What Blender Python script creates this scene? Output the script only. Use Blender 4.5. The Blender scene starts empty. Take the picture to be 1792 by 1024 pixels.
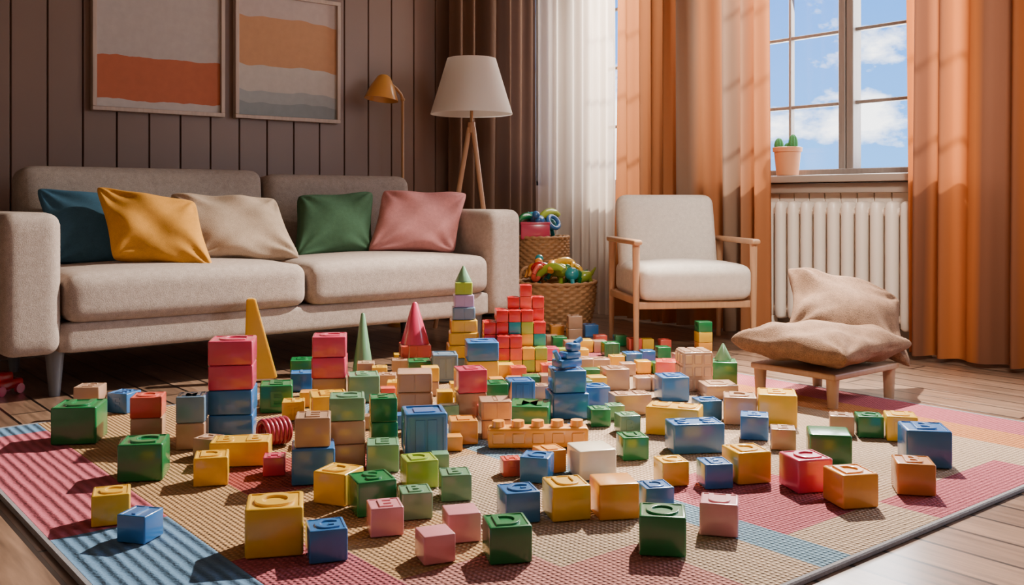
import bpy, bmesh, math, random
from mathutils import Vector, Matrix
rnd = random.Random(7)
D = bpy.data
COL = bpy.context.scene.collection
TH = math.radians(39)
CT, ST = math.cos(TH), math.sin(TH)
CAMH = 0.7; F = 1700.0

def c2r(X, Y):            # view-aligned floor plan -> room axes
    return (CT*X + ST*Y, -ST*X + CT*Y)
def fp(u, v, z=0.0):      # survey point on horizontal plane z
    Y = F*(CAMH-z)/(v-352.0); X = (u-896.0)/F*Y
    return c2r(X, Y), Y

# ---------------------------------------------------------------- materials
def nn(nt, t, **kw):
    n = nt.nodes.new(t)
    for k, v in kw.items():
        if k in n.inputs: n.inputs[k].default_value = v
        else: setattr(n, k, v)
    return n
def base_mat(name):
    m = D.materials.new(name); m.use_nodes = True
    nt = m.node_tree; b = nt.nodes['Principled BSDF']
    return m, nt, b
def c4(c): return (c[0], c[1], c[2], 1)

def plastic(name, col, rough=0.26, coat=.5):
    m, nt, b = base_mat(name)
    tc = nn(nt, 'ShaderNodeTexCoord'); no = nn(nt, 'ShaderNodeTexNoise'); no.inputs['Scale'].default_value = 3
    mx = nn(nt, 'ShaderNodeMixRGB'); mx.inputs[1].default_value = c4([x*0.93 for x in col]); mx.inputs[2].default_value = c4([min(1, x*1.07) for x in col])
    nt.links.new(tc.outputs['Object'], no.inputs['Vector']); nt.links.new(no.outputs['Fac'], mx.inputs[0])
    nt.links.new(mx.outputs[0], b.inputs['Base Color'])
    b.inputs['Roughness'].default_value = rough
    b.inputs['Coat Weight'].default_value = coat; b.inputs['Coat Roughness'].default_value = 0.14
    return m

def fabric(name, col, scale=260, bump=0.25, var=0.18, sheen=0.0):
    m, nt, b = base_mat(name)
    tc = nn(nt, 'ShaderNodeTexCoord')
    w3 = nn(nt, 'ShaderNodeTexNoise'); w3.inputs['Scale'].default_value = scale; w3.inputs['Detail'].default_value = 3
    w1 = nn(nt, 'ShaderNodeTexNoise'); w1.inputs['Scale'].default_value = scale*.12; w1.inputs['Detail'].default_value = 2
    for w in (w1, w3): nt.links.new(tc.outputs['Object'], w.inputs['Vector'])
    a = nn(nt, 'ShaderNodeMath'); a.operation = 'MULTIPLY'; a.inputs[1].default_value = .3; nt.links.new(w1.outputs['Fac'], a.inputs[0])
    a3 = nn(nt, 'ShaderNodeMath'); a3.operation = 'MULTIPLY_ADD'; a3.inputs[1].default_value = .7; nt.links.new(w3.outputs['Fac'], a3.inputs[0]); nt.links.new(a.outputs[0], a3.inputs[2])
    rp = nn(nt, 'ShaderNodeValToRGB'); rp.color_ramp.elements[0].position = .32; rp.color_ramp.elements[1].position = .68
    rp.color_ramp.elements[0].color = c4([x*(1-var) for x in col]); rp.color_ramp.elements[1].color = c4([min(1, x*(1+var)) for x in col])
    nt.links.new(a3.outputs[0], rp.inputs[0]); nt.links.new(rp.outputs[0], b.inputs['Base Color'])
    bp = nn(nt, 'ShaderNodeBump'); bp.inputs['Strength'].default_value = bump; bp.inputs['Distance'].default_value = 0.004
    nt.links.new(a3.outputs[0], bp.inputs['Height']); nt.links.new(bp.outputs[0], b.inputs['Normal'])
    b.inputs['Roughness'].default_value = 0.92; b.inputs['Sheen Weight'].default_value = sheen
    b.inputs['Specular IOR Level'].default_value = .2
    return m

def wood(name, col, rough=0.4, axis='Z', scale=1.0):
    m, nt, b = base_mat(name)
    tc = nn(nt, 'ShaderNodeTexCoord'); mp = nn(nt, 'ShaderNodeMapping')
    s = {'X': (1, 12, 12), 'Y': (12, 1, 12), 'Z': (12, 12, 1)}[axis]
    mp.inputs['Scale'].default_value = [q*scale*2 for q in s]
    no = nn(nt, 'ShaderNodeTexNoise'); no.inputs['Scale'].default_value = 3; no.inputs['Detail'].default_value = 5
    nt.links.new(tc.outputs['Object'], mp.inputs[0]); nt.links.new(mp.outputs[0], no.inputs['Vector'])
    mx = nn(nt, 'ShaderNodeMixRGB'); mx.inputs[1].default_value = c4([x*0.7 for x in col]); mx.inputs[2].default_value = c4([min(1, x*1.2) for x in col])
    nt.links.new(no.outputs['Fac'], mx.inputs[0]); nt.links.new(mx.outputs[0], b.inputs['Base Color'])
    b.inputs['Roughness'].default_value = rough
    return m

def curtain_mat(name, c1, c2, transl=0.45, transp=0.0, freq=3.0, lo=.44, hi=.56):
    m, nt, b = base_mat(name)
    out = nt.nodes['Material Output']
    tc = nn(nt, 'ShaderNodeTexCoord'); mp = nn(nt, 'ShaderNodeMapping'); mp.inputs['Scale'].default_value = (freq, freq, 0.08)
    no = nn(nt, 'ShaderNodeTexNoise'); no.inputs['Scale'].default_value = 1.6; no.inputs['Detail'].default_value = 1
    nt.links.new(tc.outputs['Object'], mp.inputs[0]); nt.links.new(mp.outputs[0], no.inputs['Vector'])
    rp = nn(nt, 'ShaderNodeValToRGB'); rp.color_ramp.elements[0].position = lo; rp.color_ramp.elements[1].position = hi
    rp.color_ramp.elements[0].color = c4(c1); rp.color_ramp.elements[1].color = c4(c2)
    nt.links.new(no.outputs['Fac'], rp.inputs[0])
    n2 = nn(nt, 'ShaderNodeTexNoise'); n2.inputs['Scale'].default_value = 350
    nt.links.new(tc.outputs['Object'], n2.inputs['Vector'])
    bp = nn(nt, 'ShaderNodeBump'); bp.inputs['Strength'].default_value = 0.2; bp.inputs['Distance'].default_value = 0.002
    nt.links.new(n2.outputs['Fac'], bp.inputs['Height']); nt.links.new(bp.outputs[0], b.inputs['Normal'])
    nt.links.new(rp.outputs[0], b.inputs['Base Color']); b.inputs['Roughness'].default_value = 0.85; b.inputs['Sheen Weight'].default_value = 0.0
    b.inputs['Specular IOR Level'].default_value = .2
    tr = nn(nt, 'ShaderNodeBsdfTranslucent'); nt.links.new(rp.outputs[0], tr.inputs['Color'])
    ms = nn(nt, 'ShaderNodeMixShader'); ms.inputs[0].default_value = transl
    nt.links.new(b.outputs[0], ms.inputs[1]); nt.links.new(tr.outputs[0], ms.inputs[2])
    last = ms
    if transp > 0:
        tp = nn(nt, 'ShaderNodeBsdfTransparent'); m2 = nn(nt, 'ShaderNodeMixShader'); m2.inputs[0].default_value = transp
        nt.links.new(ms.outputs[0], m2.inputs[1]); nt.links.new(tp.outputs[0], m2.inputs[2]); last = m2
    nt.links.new(last.outputs[0], out.inputs['Surface'])
    return m

def floor_mat():
    m, nt, b = base_mat('oak_floor')
    tc = nn(nt, 'ShaderNodeTexCoord'); mp = nn(nt, 'ShaderNodeMapping'); mp.inputs['Rotation'].default_value = (0, 0, math.radians(90))
    br = nn(nt, 'ShaderNodeTexBrick'); br.inputs['Scale'].default_value = 1.0; br.inputs['Brick Width'].default_value = 1.4; br.inputs['Row Height'].default_value = 0.12
    br.inputs['Mortar Size'].default_value = 0.005; br.inputs['Color1'].default_value = (.28, .165, .105, 1); br.inputs['Color2'].default_value = (.17, .10, .065, 1); br.inputs['Mortar'].default_value = (.008, .005, .004, 1)
    nt.links.new(tc.outputs['Object'], mp.inputs[0]); nt.links.new(mp.outputs[0], br.inputs['Vector'])
    mp2 = nn(nt, 'ShaderNodeMapping'); mp2.inputs['Scale'].default_value = (28, 2.2, 1); no = nn(nt, 'ShaderNodeTexNoise'); no.inputs['Scale'].default_value = 2; no.inputs['Detail'].default_value = 7
    nt.links.new(tc.outputs['Object'], mp2.inputs[0]); nt.links.new(mp2.outputs[0], no.inputs['Vector'])
    rp = nn(nt, 'ShaderNodeValToRGB'); rp.color_ramp.elements[0].position = .3; rp.color_ramp.elements[0].color = (.5, .5, .5, 1); rp.color_ramp.elements[1].position = .7; rp.color_ramp.elements[1].color = (1.25, 1.25, 1.25, 1)
    nt.links.new(no.outputs['Fac'], rp.inputs[0])
    mx = nn(nt, 'ShaderNodeMixRGB'); mx.blend_type = 'MULTIPLY'; mx.inputs[0].default_value = 1
    nt.links.new(br.outputs['Color'], mx.inputs[1]); nt.links.new(rp.outputs[0], mx.inputs[2]); nt.links.new(mx.outputs[0], b.inputs['Base Color'])
    b.inputs['Roughness'].default_value = 0.3; b.inputs['Coat Weight'].default_value = .5; b.inputs['Coat Roughness'].default_value = .2
    bp = nn(nt, 'ShaderNodeBump'); bp.inputs['Strength'].default_value = .4; bp.inputs['Distance'].default_value = .004
    nt.links.new(br.outputs['Fac'], bp.inputs['Height']); bp.invert = True; nt.links.new(bp.outputs[0], b.inputs['Normal'])
    return m

def rug_mat(name, col, ribs=False):
    m, nt, b = base_mat(name)
    tc = nn(nt, 'ShaderNodeTexCoord')
    w1 = nn(nt, 'ShaderNodeTexWave'); w1.bands_direction = 'X'; w1.inputs['Distortion'].default_value = 0.6; w1.inputs['Detail'].default_value = 2
    w2 = nn(nt, 'ShaderNodeTexWave'); w2.bands_direction = 'Y'; w2.inputs['Distortion'].default_value = 0.6; w2.inputs['Detail'].default_value = 2
    w1.inputs['Scale'].default_value = 26 if not ribs else 12; w2.inputs['Scale'].default_value = 26 if not ribs else 45
    no = nn(nt, 'ShaderNodeTexNoise'); no.inputs['Scale'].default_value = 140; no.inputs['Detail'].default_value = 4
    for w in (w1, w2, no): nt.links.new(tc.outputs['Object'], w.inputs['Vector'])
    mul = nn(nt, 'ShaderNodeMath'); mul.operation = 'MULTIPLY' if not ribs else 'MULTIPLY_ADD'
    nt.links.new(w1.outputs['Fac'], mul.inputs[0])
    if ribs:
        mul.inputs[1].default_value = .8
        q = nn(nt, 'ShaderNodeMath'); q.operation = 'MULTIPLY'; q.inputs[1].default_value = .2; nt.links.new(w2.outputs['Fac'], q.inputs[0]); nt.links.new(q.outputs[0], mul.inputs[2])
    else: nt.links.new(w2.outputs['Fac'], mul.inputs[1])
    ad = nn(nt, 'ShaderNodeMath'); ad.operation = 'MULTIPLY_ADD'; ad.inputs[1].default_value = .5
    nt.links.new(no.outputs['Fac'], ad.inputs[0]); nt.links.new(mul.outputs[0], ad.inputs[2])
    mx = nn(nt, 'ShaderNodeMixRGB'); lo = .5 if not ribs else .68
    mx.inputs[1].default_value = c4([x*lo for x in col]); mx.inputs[2].default_value = c4([min(1, x*1.25) for x in col])
    nt.links.new(ad.outputs[0], mx.inputs[0]); nt.links.new(mx.outputs[0], b.inputs['Base Color'])
    bp = nn(nt, 'ShaderNodeBump'); bp.inputs['Strength'].default_value = .8; bp.inputs['Distance'].default_value = .007 if not ribs else .008
    nt.links.new(ad.outputs[0], bp.inputs['Height']); nt.links.new(bp.outputs[0], b.inputs['Normal'])
    b.inputs['Roughness'].default_value = .95; b.inputs['Specular IOR Level'].default_value = .2
    return m

def wall_mat(name, col, rough=.6):
    m, nt, b = base_mat(name)
    tc = nn(nt, 'ShaderNodeTexCoord'); no = nn(nt, 'ShaderNodeTexNoise'); no.inputs['Scale'].default_value = 2.5; no.inputs['Detail'].default_value = 4
    nt.links.new(tc.outputs['Object'], no.inputs['Vector'])
    mx = nn(nt, 'ShaderNodeMixRGB'); mx.inputs[1].default_value = c4([x*.85 for x in col]); mx.inputs[2].default_value = c4([x*1.12 for x in col])
    nt.links.new(no.outputs['Fac'], mx.inputs[0]); nt.links.new(mx.outputs[0], b.inputs['Base Color']); b.inputs['Roughness'].default_value = rough
    return m

def art_mat(name, h, bands, hill=False):
    m, nt, b = base_mat(name)
    tc = nn(nt, 'ShaderNodeTexCoord'); sx = nn(nt, 'ShaderNodeSeparateXYZ'); nt.links.new(tc.outputs['Object'], sx.inputs[0])
    mp = nn(nt, 'ShaderNodeMapping'); mp.inputs['Scale'].default_value = (5, 1, 1.5) if not hill else (3.4, 1, .2)
    nt.links.new(tc.outputs['Object'], mp.inputs[0])
    no = nn(nt, 'ShaderNodeTexNoise'); no.inputs['Scale'].default_value = 1.6; no.inputs['Detail'].default_value = 3 if not hill else 1
    nt.links.new(mp.outputs[0], no.inputs['Vector'])
    a = nn(nt, 'ShaderNodeMath'); a.operation = 'MULTIPLY_ADD'; a.inputs[1].default_value = 1/h
    amp = .05 if not hill else .13
    a.inputs[2].default_value = .5 - amp/2
    nt.links.new(sx.outputs['Z'], a.inputs[0])
    a2 = nn(nt, 'ShaderNodeMath'); a2.operation = 'MULTIPLY_ADD'; a2.inputs[1].default_value = amp
    nt.links.new(no.outputs['Fac'], a2.inputs[0]); nt.links.new(a.outputs[0], a2.inputs[2])
    rp = nn(nt, 'ShaderNodeValToRGB'); cr = rp.color_ramp; cr.interpolation = 'CONSTANT'
    cr.elements[0].position = 0; cr.elements[0].color = c4(bands[0][1]); cr.elements[1].position = bands[1][0]; cr.elements[1].color = c4(bands[1][1])
    for p, c in bands[2:]:
        e = cr.elements.new(p); e.color = c4(c)
    nt.links.new(a2.outputs[0], rp.inputs[0])
    n3 = nn(nt, 'ShaderNodeTexNoise'); n3.inputs['Scale'].default_value = 25; n3.inputs['Detail'].default_value = 6
    nt.links.new(tc.outputs['Object'], n3.inputs['Vector'])
    r3 = nn(nt, 'ShaderNodeValToRGB'); r3.color_ramp.elements[0].color = (.82, .82, .82, 1); r3.color_ramp.elements[1].color = (1.05, 1.05, 1.05, 1)
    nt.links.new(n3.outputs['Fac'], r3.inputs[0])
    mx = nn(nt, 'ShaderNodeMixRGB'); mx.blend_type = 'MULTIPLY'; mx.inputs[0].default_value = 1
    nt.links.new(rp.outputs[0], mx.inputs[1]); nt.links.new(r3.outputs[0], mx.inputs[2])
    nt.links.new(mx.outputs[0], b.inputs['Base Color']); b.inputs['Roughness'].default_value = .8
    return m

def glass_mat():
    m, nt, b = base_mat('window_glass'); out = nt.nodes['Material Output']
    tp = nn(nt, 'ShaderNodeBsdfTransparent'); gl = nn(nt, 'ShaderNodeBsdfGlossy'); gl.inputs['Roughness'].default_value = .02
    ms = nn(nt, 'ShaderNodeMixShader'); ms.inputs[0].default_value = .02
    nt.links.new(tp.outputs[0], ms.inputs[1]); nt.links.new(gl.outputs[0], ms.inputs[2]); nt.links.new(ms.outputs[0], out.inputs['Surface'])
    return m

def wicker(name, col):
    m, nt, b = base_mat(name)
    tc = nn(nt, 'ShaderNodeTexCoord'); no = nn(nt, 'ShaderNodeTexNoise'); no.inputs['Scale'].default_value = 40; no.inputs['Detail'].default_value = 4
    nt.links.new(tc.outputs['Object'], no.inputs['Vector'])
    mx = nn(nt, 'ShaderNodeMixRGB'); mx.inputs[1].default_value = c4([x*.5 for x in col]); mx.inputs[2].default_value = c4([x*1.4 for x in col])
    nt.links.new(no.outputs['Fac'], mx.inputs[0]); nt.links.new(mx.outputs[0], b.inputs['Base Color']); b.inputs['Roughness'].default_value = .6
    return m

M = {}
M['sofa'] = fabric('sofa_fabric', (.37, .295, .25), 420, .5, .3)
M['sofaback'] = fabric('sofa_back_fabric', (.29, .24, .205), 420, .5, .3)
M['cream'] = fabric('cream_fabric', (.62, .54, .46), 420, .35)
M['burlap'] = fabric('burlap', (.175, .095, .055), 330, .9, .45)
M['p_blue'] = fabric('blue_cotton', (.04, .105, .165), 420, .2)
M['p_mustard'] = fabric('mustard_cotton', (.55, .25, .035), 420, .2)
M['p_cream'] = fabric('cream_cotton', (.44, .33, .235), 300, .4)
M['p_green'] = fabric('green_cotton', (.055, .12, .065), 420, .2)
M['p_pink'] = fabric('pink_cotton', (.50, .21, .20), 420, .2)
M['lightwood'] = wood('light_wood', (.50, .27, .14))
M['stoolwood'] = wood('stool_wood', (.34, .19, .11), .5)
M['sofaleg'] = wood('painted_leg', (.15, .16, .18), .4)
M['glass'] = glass_mat()
M['wicker'] = wicker('wicker', (.40, .205, .085))
M['radiator'] = plastic('radiator_enamel', (.72, .61, .51), .4, .1)
M['frame'] = wood('picture_frame_wood', (.42, .32, .26), .5)
M['winframe'] = wood('window_frame_paint', (.17, .145, .13), .5)
M['shade'] = curtain_mat('linen_shade', (.80, .76, .71), (.82, .78, .73), .35)
M['mustardmetal'] = plastic('mustard_metal', (.62, .28, .05), .35)
M['brass'] = wood('rod_brass', (.45, .24, .1), .35)
M['terracotta'] = plastic('clay_pot', (.48, .20, .085), .7, 0)
M['soil'] = wall_mat('soil', (.05, .03, .02), 1)
M['cactus'] = fabric('cactus_skin', (.05, .2, .07), 150, .8)
PAL = dict(yellow=(.74, .42, .02), blue=(.025, .14, .38), green=(.008, .16, .045), sage=(.14, .29, .16), pink=(.66, .25, .29),
           rose=(.56, .04, .11), red=(.52, .012, .016), beige=(.43, .25, .155), orange=(.72, .29, .035), coral=(.66, .085, .055),
           brown=(.48, .18, .035), slate=(.13, .21, .30), ivory=(.80, .70, .52), teal=(.01, .26, .30), lilac=(.40, .27, .48), lime=(.31, .43, .04), crimson=(.32, .02, .045))
for k, v in PAL.items(): M[k] = plastic('toy_'+k, v)

# ---------------------------------------------------------------- mesh helpers
def finish(bm, name, mats, smooth=True, angle=40):
    me = D.meshes.new(name)
    bmesh.ops.recalc_face_normals(bm, faces=bm.faces)
    bm.to_mesh(me); bm.free()
    for m in (mats if isinstance(mats, (list, tuple)) else [mats]): me.materials.append(m)
    if smooth:
        me.shade_smooth()
        try: me.set_sharp_from_angle(angle=math.radians(angle))
        except Exception: pass
    return me
def add(name, me, loc=(0, 0, 0), parent=None, rot=None, scale=None, label=None, cat=None, group=None, kind=None):
    o = D.objects.new(name, me); COL.objects.link(o); o.location = loc
    if rot: o.rotation_euler = rot
    if scale: o.scale = scale
    if parent: o.parent = parent
    if label: o['label'] = label
    if cat: o['category'] = cat
    if group: o['group'] = group
    if kind: o['kind'] = kind
    return o
def empty(name, loc, rotz=0, label=None, cat=None, group=None):
    o = D.objects.new(name, None); COL.objects.link(o); o.empty_display_size = .1; o.location = loc; o.rotation_euler = (0, 0, rotz)
    if label: o['label'] = label
    if cat: o['category'] = cat
    if group: o['group'] = group
    return o
def bm_box(bm, cx, cy, cz, sx, sy, sz, bevel=0, seg=2, mi=0):
    r = bmesh.ops.create_cube(bm, size=1)
    vs = r['verts']
    bmesh.ops.scale(bm, vec=(sx, sy, sz), verts=vs); bmesh.ops.translate(bm, vec=(cx, cy, cz), verts=vs)
    fs = set(f for v in vs for f in v.link_faces)
    for f in fs: f.material_index = mi
    if bevel > 0:
        es = list(set(e for v in vs for e in v.link_edges))
        bmesh.ops.bevel(bm, geom=es, offset=bevel, segments=seg, profile=.5, affect='EDGES')
def bm_cyl(bm, p1, p2, r1, r2=None, seg=16):
    r2 = r1 if r2 is None else r2
    p1 = Vector(p1); p2 = Vector(p2); d = p2-p1
    q = d.to_track_quat('Z', 'Y').to_matrix().to_4x4()
    bmesh.ops.create_cone(bm, cap_ends=True, segments=seg, radius1=r1, radius2=r2, depth=d.length, matrix=Matrix.Translation((p1+p2)/2) @ q)
def box_me(name, sx, sy, sz, bevel, mat, seg=3):
    bm = bmesh.new(); bm_box(bm, 0, 0, 0, sx, sy, sz, bevel, seg); return finish(bm, name, mat)
def cyl_me(name, p1, p2, r1, r2, mat, seg=20):
    bm = bmesh.new(); bm_cyl(bm, p1, p2, r1, r2, seg); return finish(bm, name, mat)
def bm_soft(bm, c, half, r, puff=0, n=14, puffy=0):
    """rounded, optionally crowned cushion"""
    vmap = {}
    def V(p):
        k = tuple(round(x, 5) for x in p)
        if k in vmap: return vmap[k]
        q = Vector((p[0]*half[0], p[1]*half[1], p[2]*half[2]))
        inn = Vector([max(-(half[i]-r), min(half[i]-r, q[i])) for i in range(3)])
        d = q-inn
        if d.length > 1e-9: q = inn + d.normalized()*r
        x, y, z = p
        q.z += puff*(1-x*x)*(1-y*y)*(z)
        q.y += puffy*(1-x*x)*(1-z*z)*(y)
        v = bm.verts.new(q + Vector(c)); vmap[k] = v; return v
    g = [math.sin((i/n*2-1)*math.pi/2) for i in range(n+1)]
    for ax in range(3):
        for s in (-1, 1):
            for i in range(n):
                for j in range(n):
                    ps = []
                    for a, b_ in ((i, j), (i+1, j), (i+1, j+1), (i, j+1)):
                        p = [0, 0, 0]; p[ax] = s; p[(ax+1) % 3] = g[a]; p[(ax+2) % 3] = g[b_]; ps.append(V(p))
                    try: bm.faces.new(ps)
                    except ValueError: pass
def soft_me(name, half, r, mat, puff=0, n=14, puffy=0):
    bm = bmesh.new(); bm_soft(bm, (0, 0, 0), half, r, puff, n, puffy); return finish(bm, name, mat, angle=80)
def pillow_me(name, w, h, t, mat, seed=0, n=40, pinch=.1, shear=0.0, wr_amp=1.0, plump=.6, sag=0.0):
    bm = bmesh.new(); R = random.Random(seed)
    wr = [(R.uniform(8, 22), R.uniform(8, 22), R.uniform(0, 6), R.uniform(.003, .007)*wr_amp) for _ in range(5)]
    grid = {}
    for s in (1, -1):
        for i in range(n+1):
            for j in range(n+1):
                x = math.sin((i/n*2-1)*math.pi/2); y = math.sin((j/n*2-1)*math.pi/2)
                e = i in (0, n) or j in (0, n)
                if e and s == -1: grid[(s, i, j)] = grid[(1, i, j)]; continue
                X = x*(1-pinch*(1-y*y)); Y = y*(1-pinch*(1-x*x))
                cr = .07*(abs(x)*abs(y))**6; X *= 1-cr; Y *= 1-cr
                prof = ((1-x*x)**.5)*((1-y*y)**.5)
                zz = t/2*prof**plump
                if not e: zz += sum(a*math.sin(fx*X*w/2*1.6+ph)*math.sin(fy*Y*h/2*1.6+ph*2) for fx, fy, ph, a in wr)*min(1, prof*2)
                cx, cy = (1 if x > 0 else -1), (1 if y > 0 else -1)
                dx, dy = cx-x, cy-y; d = math.hypot(dx, dy)
                if not e and d < 1.1:
                    ang = math.atan2(abs(dy), abs(dx)); zz += wr_amp*.008*math.sin(ang*9+seed+cx*2+cy)*max(0, 1-d/1.1)*min(1, d*3)*min(1, prof*3)
                wav = .010*wr_amp*math.sin(7*x+seed)*(1-x*x) if j in (0, n) else 0
                X2 = X*w/2+shear*Y*h/2
                bend = -sag*max(0, x+.1)**2
                grid[(s, i, j)] = bm.verts.new((X2, Y*h/2+wav*.6, (s*max(zz, 0) if not e else .35*wav)+bend))
    for s in (1, -1):
        for i in range(n):
            for j in range(n):
                q = [grid[(s, a, b)] for a, b in ((i, j), (i+1, j), (i+1, j+1), (i, j+1))]
                try: bm.faces.new(q)
                except ValueError: pass
    return finish(bm, name, mat, angle=100)

# ---------------------------------------------------------------- room
RX0, RX1, RY0, RY1, H = -1.6, 4.30, -1.6, 4.75, 2.55
bm = bmesh.new(); bm_box(bm, (RX0+RX1)/2, (RY0+RY1)/2, -.05, RX1-RX0+.4, RY1-RY0+.4, .1)
add('floor', finish(bm, 'floor', floor_mat(), False), kind='structure')
bm = bmesh.new(); bm_box(bm, (RX0+RX1)/2, (RY0+RY1)/2, H+.05, RX1-RX0+.4, RY1-RY0+.4, .1)
ceilm = wall_mat('ceiling_paint', (.38, .32, .28))
add('ceiling', finish(bm, 'ceiling', ceilm, False), kind='structure')
wallm = wall_mat('taupe_panelling', (.175, .108, .08), .45)
wallw = wall_mat('warm_plaster', (.26, .20, .155), .6)
# back wall : tongue-and-groove boards
bm = bmesh.new()
prof = []; x = RX0; pitch = .152
while x < 3.70:
    x2 = min(x+pitch, 3.75)
    prof += [(x, RY1+.014), (x+.005, RY1), (x2-.005, RY1), (x2, RY1+.014)]
    x = x2
v0 = [bm.verts.new((a, b, 0)) for a, b in prof]; v1 = [bm.verts.new((a, b, H)) for a, b in prof]
for i in range(len(prof)-1):
    if (prof[i][0]-prof[i+1][0]) or (prof[i][1]-prof[i+1][1]):
        bm.faces.new((v0[i], v0[i+1], v1[i+1], v1[i]))
bm_box(bm, (RX0-.2+3.75)/2, RY1+.11, H/2, 3.75-RX0+.2, .18, H)
bm_box(bm, 3.95, RY1+.1, .4, .4, .2, .8); bm_box(bm, 3.95, RY1+.1, (2.3+H)/2, .4, .2, H-2.3)
bm_box(bm, 4.325, RY1+.1, H/2, .35, .2, H)
add('wall_back', finish(bm, 'wall_back', wallm, False), kind='structure')
# window wall
bm = bmesh.new(); XW = RX1+.1
WC = 2.75
openings = [(-.6, 1.3, .25), (WC-.69, WC+.69, .80), (3.95, 4.5, .80)]; ytop = 2.3  # first opening is out of view, added to let more light in
ys = RY0-.2
for a, b, zb in openings:
    bm_box(bm, XW, (ys+a)/2, H/2, .2, a-ys, H); bm_box(bm, XW, (a+b)/2, zb/2, .2, b-a, zb); bm_box(bm, XW, (a+b)/2, (ytop+H)/2, .2, b-a, H-ytop); ys = b
bm_box(bm, XW, (ys+RY1)/2, H/2, .2, RY1-ys, H)
add('wall_right', finish(bm, 'wall_right', wallw, False), kind='structure')
bm = bmesh.new(); bm_box(bm, RX0-.1, (RY0+RY1)/2, H/2, .2, RY1-RY0, H); add('wall_left', finish(bm, 'wall_left', wallw, False), kind='structure')
bm = bmesh.new(); bm_box(bm, (RX0+RX1)/2, RY0-.1, H/2, RX1-RX0, .2, H); add('wall_front', finish(bm, 'wall_front', wallw, False), kind='structure')
# wainscot boards beneath the window
bm = bmesh.new(); y = 1.9
while y < 3.5:
    bm_box(bm, RX1-.008, y+.045, .40, .014, .086, .78, .003, 1); y += .09
add('trim_1', finish(bm, 'wainscot', wall_mat('cream_wainscot', (.68, .54, .43))), kind='structure')
bm = bmesh.new(); bm_box(bm, (RX0+3.7)/2, RY1-.01, .05, 3.7-RX0, .02, .1, .004, 1); add('baseboard_back', finish(bm, 'baseboard_back', wallm), kind='structure')
bm = bmesh.new(); bm_box(bm, RX1-.022, (RY0+RY1)/2, .05, .012, RY1-RY0-.1, .1, .004, 1); add('baseboard_right', finish(bm, 'baseboard_right', wallw), kind='structure')

def window(name, cx, cy, along_y, width, z0, z1, ncol, nrow, sashes):
    e = empty(name, (cx, cy, z0)); e['kind'] = 'structure'
    bm = bmesh.new(); h = z1-z0
    def bar(a0, a1, c0, c1, d, off=0):
        a, la, c, lc = (a0+a1)/2, a1-a0, (c0+c1)/2, c1-c0
        if along_y: bm_box(bm, off, a, c, d, la, lc, .003, 1)
        else: bm_box(bm, a, off, c, la, d, lc, .003, 1)
    w = width/2
    bar(-w, w, 0, .035, .08); bar(-w, w, h-.04, h, .08); bar(-w, -w+.035, 0, h, .08); bar(w-.035, w, 0, h, .08)
    sw = (2*w)/sashes
    for s in range(sashes):
        a0 = -w+s*sw; a1 = a0+sw
        if s: bar(a0-.042, a0-.004, 0, h, .075); bar(a0+.004, a0+.042, 0, h, .075); bar(a0-.01, a0+.01, 0, h, .05)
        for c in range(1, ncol): bar(a0+sw*c/ncol-.008, a0+sw*c/ncol+.008, .03, h-.03, .035)
        for r in range(1, nrow): bar(a0+.02, a1-.02, h*r/nrow-.009, h*r/nrow+.009, .03)
    add('window_frame', finish(bm, name+'_frame', M['winframe'], False), parent=e)
    bm = bmesh.new()
    if along_y: bm_box(bm, 0, 0, h/2, .004, 2*w-.06, h-.06)
    else: bm_box(bm, 0, 0, h/2, 2*w-.06, .004, h-.06)
    add('glass', finish(bm, name+'_glass', M['glass'], False), parent=e)
window('window_1', 4.43, WC, True, 1.38, .83, 2.3, 2, 4, 2)
window('window_2', 4.43, 4.225, True, .55, .80, 2.3, 2, 4, 1)
window('window_3', 3.95, RY1+.12, False, .40, .80, 2.3, 1, 4, 1)
window('added_window', 4.43, .35, True, 1.9, .25, 2.3, 2, 4, 2)  # this last window is unseen, added to light the near floor
bm = bmesh.new(); bm_box(bm, 4.325, WC, .812, .25, 1.376, .036, .006, 2); bm_box(bm, 4.21, WC, .812, .04, 1.5, .036, .006, 2); bm_box(bm, 4.262, WC, .765, .05, 1.42, .05, .01, 2)
add('trim_2', finish(bm, 'window_sill', wall_mat('sill_paint', (.30, .235, .19), .4)), kind='structure')

# ---------------------------------------------------------------- rug
RUG = (.5, 3.15, 1.04, 3.27); RT = .012
rm = [rug_mat('rug_pink_rib', (.36, .08, .11), True), rug_mat('rug_blue_rib', (.085, .165, .27), True), rug_mat('rug_tan', (.44, .25, .11)), rug_mat('rug_beige', (.45, .31, .205)),
      rug_mat('rug_red', (.32, .055, .045)), rug_mat('rug_orange', (.50, .18, .055)), rug_mat('rug_blue', (.16, .26, .34)), rug_mat('rug_pink', (.40, .09, .115)), fabric('rug_binding', (.22, .21, .22), 300), rug_mat('rug_salmon', (.43, .17, .145))]
xs = [RUG[0]+.012, .75, .95, 1.22, 1.42, 1.60, 1.70, 2.05, 2.30, 2.62, 2.80, 2.96, RUG[1]-.012]
yy = [RUG[2]+.012, 1.20, 1.36, 1.50, 1.62, 1.78, 2.12, 2.40, 2.75, 3.0, 3.14, RUG[3]-.012]
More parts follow.
